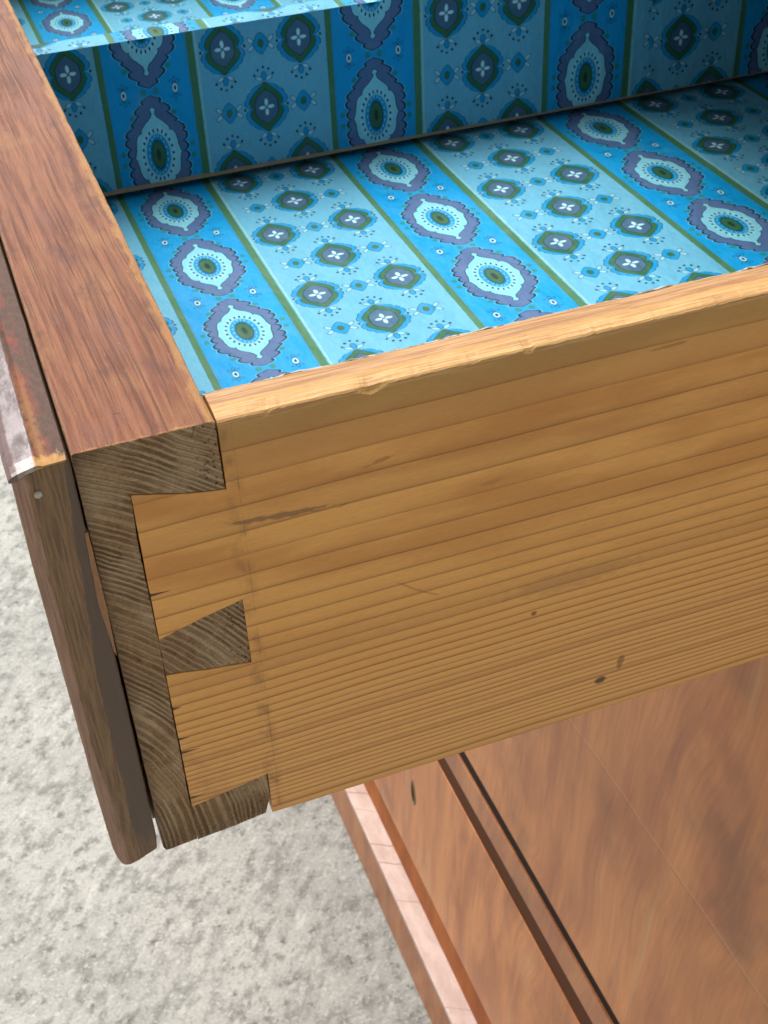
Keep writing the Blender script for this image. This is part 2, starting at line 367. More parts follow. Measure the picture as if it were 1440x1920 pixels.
def make_stained():
    b = B('red_stained_pine')
    x, y, z = b.coords('Object', MM)
    drift = b.noise(b.vec(x * 0.03, y * 0.008), 1.0, 2) - 0.5
    q = x + z * 0.4 + drift * 5.0 + y * 0.02
    fib = b.noise(b.vec(q * 0.55, y * 0.022, z), 1.0, 3, 0.6)
    f2 = b.noise(b.vec(q * 0.9, y * 0.009, z + 4.0), 1.0, 3, 0.65)
    pore = b.noise(b.vec(q * 2.0, y * 0.022, z + 9.0), 1.0, 4, 0.72)
    fine = b.noise(b.vec(x * 3.0, y * 1.3, z * 3.0), 1.0, 5, 0.75)
    patch = b.noise(b.vec(x * 0.06, y * 0.03), 1.0, 4, 0.6)
    late = f2.ramp(0.52, 0.66)
    c = b.mix((0.20, 0.062, 0.025), (0.34, 0.130, 0.056), fib.ramp(0.35, 0.65))
    c = b.mix(c, (0.36, 0.165, 0.060), patch.ramp(0.5, 0.68) * 0.65)
    c = b.mix(c, (0.25, 0.105, 0.075), patch.ramp(0.47, 0.33) * 0.6)
    c = b.mix(c, (0.105, 0.036, 0.018), late * 0.7)
    c = b.mix(c, (0.055, 0.020, 0.012), pore.ramp(0.56, 0.70) * 0.8)
    c = b.mix(c, (0.50, 0.27, 0.16), pore.ramp(0.40, 0.26) * 0.5)
    c = b.mix(c, (0.12, 0.045, 0.028), b.noise(b.vec(x * 0.09, y * 0.045, 30.0), 1.0, 4, 0.65).ramp(0.54, 0.70) * 0.6)
    # rubbed edges: bare wood along the inner arris and the end
    edge = b.noise(b.vec(x * 0.35, y * 0.11, z * 0.4), 1.0, 4)
    em = (x - 30.0 + (edge - 0.5) * 7.0).ramp(0.0, 2.0)
    c = b.mix(c, b.mix((0.42, 0.17, 0.04), (0.52, 0.29, 0.10), fine), em * 0.8)
    e0 = (1.1 - y + (edge - 0.5) * 4.5).ramp(0.0, 1.2)
    c = b.mix(c, (0.52, 0.23, 0.085), e0 * 0.8)
    e1 = (0.9 - x + (edge - 0.5) * 2.2).ramp(0.0, 0.8)
    c = b.mix(c, (0.40, 0.22, 0.11), e1 * 0.5)
    scr = b.noise(b.vec(x * 0.9 + y * 0.2, y * 0.35 - x * 0.1, 4.0), 1.0, 3).ramp(0.66, 0.78)
    c = b.mix(c, (0.50, 0.30, 0.18), scr * 0.55)
    c = b.scale(c, 0.6 + fine * 0.8)
    h = fine * 0.9 - pore * 0.8 - late * 0.4
    return b.done(c, 0.28 + fine * 0.25, b.bump(h, 0.0004, 1.0), spec=0.45)

def make_facing_end():
    b = B('weathered_facing_edge')
    x, y, z = b.coords('Object', MM)
    e1 = b.noise(b.vec(x * 0.15, z * 0.05, 2.0), 1.0, 4, 0.6) - 0.5
    e2 = b.noise(b.vec(x * 0.4, z * 0.22, 7.0), 1.0, 4, 0.65) - 0.5
    st = b.noise(b.vec(x * 1.7, z * 0.07, y * 1.7), 1.0, 4, 0.6)
    fine = b.noise(b.vec(x * 4.0, z * 1.0, y * 4.0), 1.0, 4, 0.65)
    pink = b.mix((0.27, 0.145, 0.09), (0.42, 0.24, 0.155), st.ramp(0.3, 0.7))
    olive = b.mix((0.125, 0.064, 0.025), (0.29, 0.16, 0.068), st.ramp(0.3, 0.7))
    dark = b.mix((0.075, 0.045, 0.027), (0.15, 0.092, 0.056), st)
    bp = x + 11.2 + ((z + 60.0) / 60.0) * -0.6 - ((z + 90.0) / -18.0).max(0.0) * 0.9
    c = b.mix(pink, olive, (bp + e1 * 2.2 + e2 * 1.2).ramp(-0.3, 0.3))
    dk = x + 6.3 - ((z + 70.0) / 70.0).max(0.0) * 4.6 + e1 * 1.6 + e2 * 1.6
    c = b.mix(c, dark, dk.ramp(-0.2, 0.2) * (1.0 - ((z + 128.0) / -8.0).cl() * 0.55))
    c = b.mix(c, (0.05, 0.028, 0.015), (st - 0.62).ramp(0.0, 0.1) * 0.5)
    c = b.mix(c, (0.30, 0.17, 0.10), (0.5 - (x + 13.9).abs() + e2).ramp(0.0, 0.6) * 0.6)
    c = b.scale(c, 0.75 + fine * 0.5)
    return b.done(c, 0.42, b.bump(fine * 0.6 + st * 0.7, 0.0003, 0.8), spec=0.45)

def make_facing_top():
    b = B('worn_glossy_veneer')
    x, y, z = b.coords('Object', MM)
    n1 = b.noise(b.vec(x * 0.25, y * 0.10, 0.0), 1.0, 4, 0.6)
    n2 = b.noise(b.vec(x * 0.9, y * 0.35, 5.0), 1.0, 4, 0.65)
    st = b.noise(b.vec(x * 0.3, y * 1.5, 3.0), 1.0, 4, 0.6)
    c = b.mix((0.045, 0.022, 0.015), (0.115, 0.058, 0.036), n2)
    c = b.mix(c, (0.24, 0.045, 0.022), (n1.ramp(0.42, 0.6) * (1.0 - ((x + 6.0) / 3.0).abs()).cl()) * 0.8)
    near = ((y - 48.0) / -22.0).cl()
    c = b.mix(c, (0.22, 0.095, 0.03), ((x + 6.3).abs() * -0.6 + 1.0 + (n2 - 0.5) * 2.4).ramp(0.0, 0.8) * near * 0.9)
    worn = ((3.4 - y) * 0.35 + (n2 - 0.5) * 3.2).ramp(0.0, 0.9)
    c = b.mix(c, (0.46, 0.26, 0.10), worn * 0.85)
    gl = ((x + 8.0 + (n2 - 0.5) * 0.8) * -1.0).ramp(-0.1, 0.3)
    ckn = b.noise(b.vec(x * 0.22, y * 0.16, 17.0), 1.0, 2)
    pale_sheen = b.mix((0.12, 0.085, 0.075), (0.36, 0.31, 0.30), n1.ramp(0.35, 0.62))  # gloss on the outer slope put into the base colour as a pale band
    pale_sheen = b.mix(pale_sheen, (0.10, 0.07, 0.06), (0.006 - (ckn - 0.5).abs()).step(0.012) * ((y - 20.0) / -10.0).cl() * 0.5)
    c = b.mix(c, pale_sheen, gl * 0.85)
    c = b.mix(c, (0.11, 0.045, 0.035), (x + 12.3 + (n1 - 0.5) * 2.0).ramp(0.2, -0.4) * 0.85)
    c = b.scale(c, 0.7 + n2 * 0.6)
    rough = (0.62 - gl * 0.44 + worn * 0.25).cl()
    n = b.n('ShaderNodeMath'); n.operation = 'MULTIPLY'; n.inputs[1].default_value = 1.0
    b.link(gl.v, n.inputs[0]); b.link(n.outputs[0], b.p.inputs['Coat Weight'])
    m = b.done(c, rough, b.bump(n2, 0.00012, 0.6), spec=0.25, coatr=0.16)
    return m

def make_veneer(name, tone=(1, 1, 1), rough=0.30, spec=0.34, coat=0.0, coatr=0.3, crack=0.0):
    """flame mahogany under old varnish; the figure runs up the piece"""
    b = B(name)
    x, y, z = b.coords('Object', 1.0)
    wa = b.noise(b.vec(y * 5.0, z * 2.2, 1.0), 1.0, 3) - 0.5
    wb = b.noise(b.vec(y * 14.0, z * 5.0, 8.0), 1.0, 3) - 0.5
    q = y + z * 0.22 + wa * 0.06 + wb * 0.02
    f1 = b.noise(b.vec(q * 20.0, z * 5.0 + wa * 2.4, 2.0), 1.0, 4, 0.6)
    f2 = b.noise(b.vec(q * 75.0, z * 8.0, 4.0), 1.0, 4, 0.6)
    f3 = b.noise(b.vec(q * 420.0, z * 16.0, 6.0), 1.0, 3, 0.6)
    smoke = b.noise(b.vec(y * 7.0 + z * 2.5, z * 5.0 - y * 2.0, 11.0), 1.0, 4, 0.6)
    c = b.mix((0.43, 0.135, 0.038), (0.66, 0.255, 0.080), f1.ramp(0.30, 0.68))
    c = b.mix(c, (0.70, 0.27, 0.065), f2.ramp(0.5, 0.72) * 0.5)
    c = b.mix(c, (0.32, 0.105, 0.042), f2.ramp(0.47, 0.28) * 0.45)
    c = b.mix(c, (0.15, 0.070, 0.035), smoke.ramp(0.54, 0.74) * 0.55)
    c = b.mix(c, (0.60, 0.32, 0.13), b.noise(b.vec(q * 34.0, z * 2.4, 21.0), 1.0, 2).ramp(0.6, 0.7) * 0.4)
    c = b.scale(c, 0.70 + f3 * 0.6)
    seam = (0.0009 - (z - 0.632 + wa * 0.02).abs()).step(0.0008) * f2.ramp(0.3, 0.5)
    c = b.mix(c, (0.70, 0.38, 0.17), seam * 0.35)
    c = b.mix(c, (0.16, 0.06, 0.025), (0.0008 - (z - 0.6302 + wa * 0.02).abs()).step(0.0008) * f2.ramp(0.4, 0.6) * 0.35)
    if crack:                                 # fine checks across a moulding
        ck = (y + x * 0.25 + wb * 0.01) / 0.034
        c = b.mix(c, (0.10, 0.04, 0.03), (0.018 - (ck.fract() - 0.5).abs()).step(0.02) * b.white(ck.floor()).ramp(0.3, 0.9) * crack)
    n = b.n('ShaderNodeVectorMath'); n.operation = 'MULTIPLY'; b.link(c, n.inputs[0]); n.inputs[1].default_value = tone
    und = b.noise(b.vec(y * 9.0, z * 9.0, x * 9.0), 1.0, 3)
    return b.done(n.outputs[0], rough + smoke * 0.12, b.bump(f2 * 0.4 + und * 2.0, 0.0004, 0.5), spec=spec, coat=coat, coatr=coatr)

def make_plain_wood(name, ca, cb, rough=0.6, spec=0.3):
    b = B(name)
    x, y, z = b.coords('Object', MM)
    st = b.noise(b.vec(x * 0.4, y * 0.05, z * 0.4), 1.0, 4)
    fine = b.noise(b.vec(x * 2.0, y * 0.4, z * 2.0), 1.0, 3)
    return b.done(b.scale(b.mix(ca, cb, st), 0.75 + fine * 0.5), rough, b.bump(fine, 0.0002, 0.6), spec=spec)

def make_ledge():
    b = B('bleached_pink_moulding')
    x, y, z = b.coords('Object', 1.0)
    n1 = b.noise(b.vec(x * 60.0, y * 22.0, z * 20.0), 1.0, 4, 0.6); n2 = b.noise(b.vec(x * 300.0, y * 120.0, z), 1.0, 3, 0.65)
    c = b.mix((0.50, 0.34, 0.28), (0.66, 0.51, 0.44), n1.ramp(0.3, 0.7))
    ck = (y + x * (0.35 + n1 * 0.5) + n1 * 0.012) / 0.027
    c = b.mix(c, (0.17, 0.075, 0.06), (0.022 - (ck.fract() - 0.5).abs()).step(0.02) * b.white(ck.floor()).ramp(0.35, 0.8) * 0.85)
    c = b.mix(c, (0.30, 0.14, 0.10), n2.ramp(0.62, 0.75) * 0.5)
    return b.done(c, 0.35, b.bump(n2, 0.0003, 0.5), spec=0.6)

def make_concrete():
    b = B('weathered_concrete')
    x, y, z = b.coords('Object', 1.0)
    v = b.vec(x, y, z)
    g0 = b.noise(v, 4.0, 3, 0.6)
    g1 = b.noise(v, 18.0, 3, 0.6)
    g2 = b.noise(v, 55.0, 3, 0.6)
    g3 = b.noise(v, 150.0, 2, 0.6)
    drag = b.noise(b.vec((y - x * 0.8) * 62.0, (x + y * 0.8) * 14.0, z), 1.0, 3, 0.6)
    g4 = b.noise(b.vec((x - y * 0.7) * 70.0, (y + x * 0.7) * 22.0, z), 1.0, 4, 0.65)
    c = b.mix((0.44, 0.445, 0.425), (0.56, 0.565, 0.54), g0.ramp(0.3, 0.7))
    c = b.mix(c, (0.66, 0.66, 0.63), (g4 * 0.6 + drag * 0.4).ramp(0.46, 0.34) * 0.85)
    c = b.mix(c, (0.27, 0.275, 0.26), (g4 * 0.45 + g2 * 0.3 + g1 * 0.25).ramp(0.46, 0.60) * 0.85)
    c = b.mix(c, (0.19, 0.195, 0.185), (g2 * 0.6 + g3 * 0.4).ramp(0.53, 0.68) * 0.75)
    c = b.mix(c, (0.10, 0.10, 0.095), (g3 * 0.65 + g2 * 0.35).ramp(0.56, 0.70) * 0.5)
    g5 = b.noise(v, 260.0, 3, 0.65)
    c = b.mix(c, (0.22, 0.225, 0.21), g5.ramp(0.54, 0.68) * 0.6)
    c = b.mix(c, (0.78, 0.78, 0.75), g5.ramp(0.44, 0.32) * 0.55)
    c = b.mix(c, (0.70, 0.70, 0.67), b.noise(v, 130.0, 2, 0.5).ramp(0.60, 0.70) * 0.6)
    c = b.scale(c, 0.60 + g3 * 0.18)
    wm = b.n('ShaderNodeVectorMath'); wm.operation = 'MULTIPLY'; b.link(c, wm.inputs[0]); wm.inputs[1].default_value = (1.0, 0.985, 0.94); c = wm.outputs[0]
    return b.done(c, 0.85, b.bump(g2 + g3 * 0.4, 0.0006, 0.5), spec=0.25)

PAPER = make_paper(); PINE = make_pine(); ENDG = make_endgrain(); STAIN = make_stained()
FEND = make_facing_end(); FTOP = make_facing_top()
VEN = make_veneer('flame_mahogany_veneer'); VENR = make_veneer('rail_mahogany', (0.80, 0.80, 0.9))
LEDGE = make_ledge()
ORANGE = make_veneer('amber_varnished_rail', (0.72, 0.55, 0.26), rough=0.5, spec=0.15)
DARK2 = make_plain_wood('gap_shade_black', (0.012, 0.006, 0.004), (0.025, 0.012, 0.008), spec=0.1)  # shade inside the gap under the panel, put into a near-black colour
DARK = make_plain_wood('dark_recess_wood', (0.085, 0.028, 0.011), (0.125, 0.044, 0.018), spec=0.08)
BARE = make_plain_wood('bare_carcass_wood', (0.20, 0.12, 0.06), (0.30, 0.18, 0.09))
CARD = make_plain_wood('bare_divider_edge', (0.30, 0.20, 0.12), (0.42, 0.30, 0.18))
CONC = make_concrete()
def make_nail():
    b = B('dull_nail_steel'); x, y, z = b.coords('Object', MM)
    n = b.noise(b.vec(x, y, z), 1.2, 3)
    b.p.inputs['Metallic'].default_value = 0.7
    return b.done(b.mix((0.30, 0.24, 0.18), (0.60, 0.55, 0.48), n), 0.45)
NAIL = make_nail()
def make_torn():
    b = B('torn_paper_edge'); x, y, z = b.coords('Object', MM)
    n = b.noise(b.vec(x * 0.5, y, z), 1.0, 3)
    return b.done(b.mix((0.42, 0.42, 0.38), (0.16, 0.14, 0.10), n.ramp(0.4, 0.6)), 0.8)
TORN = make_torn()

# ------------------------------------------------------------------ mesh helpers
def jit(x, y, s=1.0, seed=0.0): return mn.noise(Vector((x * s, y * s, seed)))
def obj(name, verts, faces, mats, parent=None, midx=None, uvs=None, smooth=False, loc=None):
    me = bpy.data.meshes.new(name); me.from_pydata([tuple(v) for v in verts], [], faces)
    for m in (mats if isinstance(mats, (list, tuple)) else [mats]): me.materials.append(m)
    if midx:
        for p in me.polygons: p.material_index = midx(p) if callable(midx) else midx[p.index]
    if uvs:
        l = me.uv_layers.new(name='print')
        for lp in me.loops: l.data[lp.index].uv = uvs[lp.vertex_index]
    if smooth:
        for p in me.polygons: p.use_smooth = True
    me.update()
    o = bpy.data.objects.new(name, me); col.objects.link(o)
    if parent: o.parent = parent
    if loc: o.location = loc
    return o
def empty(name, loc=(0, 0, 0)):
    o = bpy.data.objects.new(name, None); o.empty_display_size = 0.05; col.objects.link(o); o.location = loc; return o
def tag(o, label=None, cat=None, group=None, kind=None):
    if label: o['label'] = label
    if cat: o['category'] = cat
    if group: o['group'] = group
    if kind: o['kind'] = kind
    return o
def box(x0, x1, y0, y1, z0, z1):
    v = [(x, y, z) for x in (x0, x1) for y in (y0, y1) for z in (z0, z1)]
    f = [(0, 1, 3, 2), (4, 6, 7, 5), (0, 4, 5, 1), (2, 3, 7, 6), (0, 2, 6, 4), (1, 5, 7, 3)]
    return v, f
def bevbox(name, dims, mat, parent, bev=0.0015, seg=2, tilt=None):
    v, f = box(*dims)
    if tilt:                                  # tilt = (0 bottom / 1 top, slope along y)
        v = [(x, y, z + (tilt[1] * y if (z == dims[5]) == bool(tilt[0]) else 0)) for x, y, z in v]
    bm = bmesh.new(); vv = [bm.verts.new(p) for p in v]
    for q in f: bm.faces.new([vv[i] for i in q])
    bmesh.ops.recalc_face_normals(bm, faces=bm.faces)
    bmesh.ops.bevel(bm, geom=list(bm.edges), offset=bev, segments=seg, affect='EDGES', profile=0.5)
    me = bpy.data.meshes.new(name); bm.to_mesh(me); bm.free(); me.materials.append(mat)
    for p in me.polygons: p.use_smooth = False
    o = bpy.data.objects.new(name, me); col.objects.link(o); o.parent = parent; return o
def sweep(sections, closed=True):
    """list of equally long vertex loops -> verts, faces with end caps"""
    n = len(sections[0]); v = [p for s in sections for p in s]; f = []
    for i in range(len(sections) - 1):
        for j in range(n):
            k = (j + 1) % n
            f.append((i * n + j, i * n + k, (i + 1) * n + k, (i + 1) * n + j))
    f.append(tuple(range(n - 1, -1, -1))); m = (len(sections) - 1) * n
    f.append(tuple(range(m, m + n)))
    return v, f
def fix(o):
    bm = bmesh.new(); bm.from_mesh(o.data); bmesh.ops.recalc_face_normals(bm, faces=bm.faces); bm.to_mesh(o.data); bm.free(); return o
def D(x, y, z): return (x * K / 1000, y * K / 1000, z * K / 1000)       # survey mm -> metres
def rough_poly(pts, seg=1.4, amp=0.14, seed=0.0):
    """subdivide a closed (x,z) outline and roughen it"""
    out = []
    for (a, c) in zip(pts, pts[1:] + pts[:1]):
        L = math.dist(a, c); n = max(1, int(L / seg))
        nx, nz = -(c[1] - a[1]) / L, (c[0] - a[0]) / L
        for i in range(n):
            t = i / n; x = a[0] + (c[0] - a[0]) * t; z = a[1] + (c[1] - a[1]) * t
            d = jit(x, z, 0.6, seed) * amp + jit(x, z, 1.7, seed + 3) * amp * 0.6
            out.append((x + nx * d, z + nz * d))
    return out
def prism(name, poly, y0, y1, mats, parent, bev=0.25, midx=None):
    """(x,z) outline extruded from y0 (near face) to y1, near arris slightly rounded"""
    bm = bmesh.new()
    lo = [bm.verts.new(D(x, y0, z)) for x, z in poly]; hi = [bm.verts.new(D(x, y1, z)) for x, z in poly]
    fn = bm.faces.new(lo); n = len(poly)
    bm.faces.new(hi[::-1])
    for i in range(n): bm.faces.new((lo[i], hi[i], hi[(i + 1) % n], lo[(i + 1) % n]))
    bmesh.ops.recalc_face_normals(bm, faces=bm.faces)
    if bev: bmesh.ops.bevel(bm, geom=list(fn.edges), offset=bev * K / 1000, segments=2, affect='EDGES', profile=0.5, clamp_overlap=True)
    me = bpy.data.meshes.new(name); bm.to_mesh(me); bm.free()
    for m in mats: me.materials.append(m)
    if midx:
        for p in me.polygons: p.material_index = midx(p)
    o = bpy.data.objects.new(name, me); col.objects.link(o); o.parent = parent; return o

# ------------------------------------------------------------------ ground
v, f = box(-15, 15, -15, 15, -0.2, 0.0)
g = obj('ground', v, f, CONC); fix(g); tag(g, 'pale speckled concrete paving under the cabinet', 'ground', kind='structure')

# ------------------------------------------------------------------ cabinet (front faces -x)
cab = empty('cabinet', (XF, 0.63, 0.0))
tag(cab, 'mahogany veneered cabinet below and behind the pulled-out drawer', 'cabinet')
def zr(r): return GZ - r * X0
Y0, Y1 = -0.67, 0.66                 # local: from the near side to the far side
Z1, Z2, Z3, Z4, Z5, Z6 = zr(4.148), zr(3.939), zr(3.085), zr(2.998), zr(2.88), zr(2.815)
ZT = camw.z - 0.235 - 0.012          # underside of the open drawer's compartment
bevbox('plinth', (-0.0205, 0.40, Y0, Y1, 0.0, Z1 - 0.007), VENR, cab, 0.0012)
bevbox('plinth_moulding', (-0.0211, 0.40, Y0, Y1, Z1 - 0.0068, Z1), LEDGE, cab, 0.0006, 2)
bevbox('bottom_rail', (0.0004, 0.018, Y0, Y1, Z1 + 0.0004, Z2 + 0.004), ORANGE, cab, 0.0002)
lower = bevbox('drawer_front', (-0.0014, 0.0002, Y0 + 0.002, Y1 - 0.002, Z2, Z3), VEN, cab, 0.0006, 3, (1, 0.014))
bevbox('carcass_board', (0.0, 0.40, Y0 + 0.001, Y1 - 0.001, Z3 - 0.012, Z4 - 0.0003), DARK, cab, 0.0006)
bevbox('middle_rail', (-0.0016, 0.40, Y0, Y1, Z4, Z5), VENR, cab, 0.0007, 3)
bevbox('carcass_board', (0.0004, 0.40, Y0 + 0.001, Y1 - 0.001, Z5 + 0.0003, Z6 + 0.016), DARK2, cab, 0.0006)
panel = bevbox('fall_front', (-0.0012, 0.0002, Y0 + 0.002, Y1 - 0.002, Z6 + 0.002, ZT - 0.03), VEN, cab, 0.001, 4, (0, 0.012))
panel['label'] = 'large flame veneered front panel'
bevbox('upper_rail', (0.0, 0.40, Y0, Y1, ZT - 0.0295, ZT - 0.004), VENR, cab, 0.0014)
bevbox('side_panel', (0.0, 0.42, Y0 - 0.021, Y0 - 0.0005, Z1 + 0.0004, ZT + 0.1585), VEN, cab)
bevbox('side_panel', (0.0, 0.42, Y1 + 0.0005, Y1 + 0.021, Z1 + 0.0004, ZT + 0.1585), VEN, cab)
bevbox('back_panel', (0.405, 0.42, Y0, Y1, Z1 + 0.0004, ZT + 0.1585), BARE, cab)
bevbox('partition', (0.0, 0.40, 0.012, 0.03, ZT - 0.0035, ZT + 0.1585), BARE, cab)
bevbox('top_board', (-0.004, 0.43, Y0 - 0.035, Y1 + 0.035, ZT + 0.159, ZT + 0.182), VEN, cab, 0.004, 3)
# keyhole of the lower drawer: thin worn escutcheon ring round a dark slot
ky, kz = camw.y - 0.63 + 3.1815 * (X0 - 0.0014), camw.z - 3.512 * (X0 - 0.0014)
def slot(n, ry, rz, x, dx=0.0):
    return [(x, ky + ry * math.cos(a) * (1 + 0.25 * math.sin(a) * -1), kz + rz * math.sin(a)) for a in [2 * math.pi * i / n for i in range(n)]]
n = 20
outer, inner, deep, back_ = slot(n, 0.0052, 0.0165, -0.00150), slot(n, 0.0032, 0.0132, -0.00180), slot(n, 0.0030, 0.0128, -0.00160), None
vv = outer + slot(n, 0.0048, 0.0160, -0.00220) + slot(n, 0.0034, 0.0135, -0.00220) + slot(n, 0.0032, 0.0132, -0.00155)
ff = [(r * n + i, r * n + (i + 1) % n, (r + 1) * n + (i + 1) % n, (r + 1) * n + i) for r in range(3) for i in range(n)]
KEYM = make_plain_wood('tarnished_brass', (0.16, 0.12, 0.06), (0.26, 0.20, 0.11), 0.5)
kh = obj('keyhole', vv, ff, KEYM, lower, smooth=True)
vv = slot(n, 0.0032, 0.0132, -0.00152) + [(-0.00152, ky, kz)]
b_ = B('keyhole_dark'); xx, yy, zz = b_.coords('Object', 1.0)
KD = b_.done(b_.mix((0.012, 0.008, 0.004), (0.025, 0.018, 0.01), b_.noise(b_.vec(xx, yy, zz), 300.0)), 0.9, spec=0.1)
obj('keyhole', vv, [(i, (i + 1) % n, n) for i in range(n)], KD, lower)

# ------------------------------------------------------------------ the open drawer
dr = empty('drawer'); dr.matrix_world = Matrix.Translation(OFF) @ QT.to_4x4()
tag(dr, 'pulled-out pine drawer with dovetailed corner and blue patterned paper lining', 'drawer')
TF, TB, TS, H, W, XE = 33.0, 10.8, 12.5, 140.0, 780.0, 600.0
SF = 1.29                                     # lining planes, distance factor from the camera
cam_mm = CAM_D * 1000
def P1(x, y, z):
    p = cam_mm + (Vector((x, y, z)) - cam_mm) * SF
    return (p.x, p.y, p.z)
ZFL = P1(0, 0, -53.5)[2]

# front board: body beyond the joint, lap and upper half-pin at the end
ys = [TS] + [TS + 2.5 * i for i in range(1, 200)] + [W - 0.1]
secs = []
for y in ys:
    a0 = 0.35 + 0.5 * max(0, jit(y, 1, 0.15, 1)) ; a1 = 0.5 + 1.3 * max(0, jit(y, 2, 0.22, 2)) + 0.9 * max(0, jit(y, 4, 0.8, 2))
    k = jit(y, 7, 0.05, 5) * 0.25
    secs.append([D(0, y, -H), D(0, y, -a0), D(a0 * 0.8, y, k * 0.2), D(TF - a1, y, k * 0.3), D(TF - a1 * 0.35, y, -a1 * 0.3), D(TF, y, -a1), D(TF, y, -H)])
v, f = sweep(secs)
front = obj('front_board', v, f, STAIN, dr); fix(front)
front['label'] = 'red-brown stained front board seen from above'
comb = [(0, -0.4), (0.4, 0), (TF - 0.8, 0), (TF, -0.6), (33.2, -19.5), (31.0, -19.3), (24, -18.0), (18, -16.4), (11.2, -14.6), (10.6, -30), (10.9, -60), (10.6, -90), (10.5, -125), (11, -133), (10.5, -139.9), (1.2, -140.8), (0.6, -139)]
def ymat(p): return 1 if p.normal.y < -0.45 else 0
end = prism('front_board_end', rough_poly(comb[::-1], 1.5, 0.13, 1.0), 0.15, TS - 0.02, [STAIN, ENDG], front, 0.28, ymat)
end.name = 'end_lap'
mid = [(10.9, -60.8), (22, -57.6), (33.4, -54.9), (33.7, -66), (33.3, -77.0), (22, -75.2), (10.9, -73.0)]
low = [(10.8, -125.8), (20, -124.2), (33.2, -121.6), (33.3, -131), (31.4, -138.2), (22, -139.4), (10.8, -140.4)]
prism('dovetail_pin', rough_poly(mid, 1.3, 0.2, 4.0), 0.22, TS - 0.05, [STAIN, ENDG], front, 0.1, ymat)
prism('dovetail_pin', rough_poly(low, 1.3, 0.25, 6.0), 0.3, TS - 0.05, [STAIN, ENDG], front, 0.12, ymat)

# near side board: two tails let into the front, then the long board
def tail(poly, seed): return rough_poly(poly, 1.6, 0.10, seed)
t1 = [(11.2, -14.75), (18, -16.55), (24, -18.15), (31, -19.45), (TF + 0.6, -19.7), (TF + 0.6, -54.75), (22, -57.45), (11.0, -60.6), (11.0, -40)]
t2 = [(10.9, -73.2), (22, -75.4), (TF + 0.6, -77.15), (TF + 0.6, -121.4), (20, -124.0), (10.8, -125.5), (10.9, -100)]
xs = [TF + 0.5, TF + 1.6] + [TF + 1.6 + 1.2 * i for i in range(1, 176)] + [260, 300, 360, 430, 500, XE]
secs = []
for x in xs:
    e = 0.30 * jit(x, 1, 0.18, 3) + 0.35 * jit(x, 5, 0.6, 4) - 0.5 * max(0, jit(x, 8, 0.33, 5) - 0.25)
    nick = -1.5 * math.exp(-((x - 71) / 3.0) ** 2) - 0.8 * math.exp(-((x - 112) / 1.3) ** 2) - 0.7 * math.exp(-((x - 45) / 1.0) ** 2)
    t = 0.35 * jit(x, 9, 0.06, 8)
    q = 0.5 * jit(x, 3, 0.12, 6)
    bt = 0.25 * jit(x, 2, 0.1, 9)
    sag = -0.012 * max(0, x - 34)             # the long edges are not quite parallel
    secs.append([D(x, TS, -H + 0.5), D(x, 1.6, -H + bt), D(x, 0.3, -H + 1.2 + bt), D(x, 0, -H + 2.8), D(x, 0, -40), D(x, 0, -1.3 + e + nick),
                 D(x, 0.15 - nick * 0.4, -0.75 + e + nick), D(x, 0.7 - nick * 0.3, -0.35 + e * 0.6 + nick * 0.5), D(x, 5.3 + q, 0.15 + t), D(x, 5.9 + q, 0.10 + t), D(x, 8.6, 0.25 + t), D(x, 9.0, 0.05 + t), D(x, TS - 0.8 + q * 0.3, 0.2 + t * 1.4), D(x, TS, -0.5)])
v, f = sweep(secs)
side = obj('side_board', v, f, PINE, dr); fix(side); side['label'] = 'honey coloured pine side with dark grain lines'
prism('dovetail_tail', tail(t1, 11), 0.0, TS, [PINE], side, 0.06)
prism('dovetail_tail', tail(t2, 13), 0.0, TS, [PINE], side, 0.06)
# far side, back and bottom
v, f = box(*[c * K / 1000 for c in (TF + 0.2, XE, W - 13, W, -H, 0)]); fix(obj('side_board', v, f, PINE, dr))
v, f = box(*[c * K / 1000 for c in (XE - 12, XE - 0.3, TS + 0.3, W - 13.3, -H + 14, -2)]); fix(obj('back_board', v, f, BARE, dr))
v, f = box(*[c * K / 1000 for c in (TF + 0.3, XE - 12.3, TS + 0.3, W - 13.3, ZFL - 7, ZFL - 0.4)]); fix(obj('bottom_board', v, f, BARE, dr))

# facing: thick moulded slab glued to the front, sprung away a little towards its foot
def fx(x, z): return x - 0.35 * (-z / 140)
prof_body = [(-13.9, -3.6), (-10.0, -2.1), (-6.0, -1.3), (-1.0, -0.9), (-0.45, -3), (-0.25, -60), (-0.2, -110), (-0.35, -134), (-0.8, -138.4), (-4.0, -139.9), (-7.0, -141.2), (-9.4, -141.8), (-10.8, -141.5), (-11.8, -140.2), (-12.6, -137.4), (-13.1, -133), (-13.3, -124), (-13.6, -110), (-13.9, -60), (-14.2, -30)]
prof_body = [(fx(x, z) if x > -5 else x, z) for x, z in prof_body]
facing = prism('facing_board', rough_poly(prof_body, 1.2, 0.09, 21.0), 0.0, W, [FEND], dr, 0.5)
facing['label'] = 'weathered slab along the drawer front, sprung from it at the foot'
secs = []
ys = [-0.7 + 0.0] + [0.3 + 2.6 * i for i in range(0, 110)] + [400, 600, W]
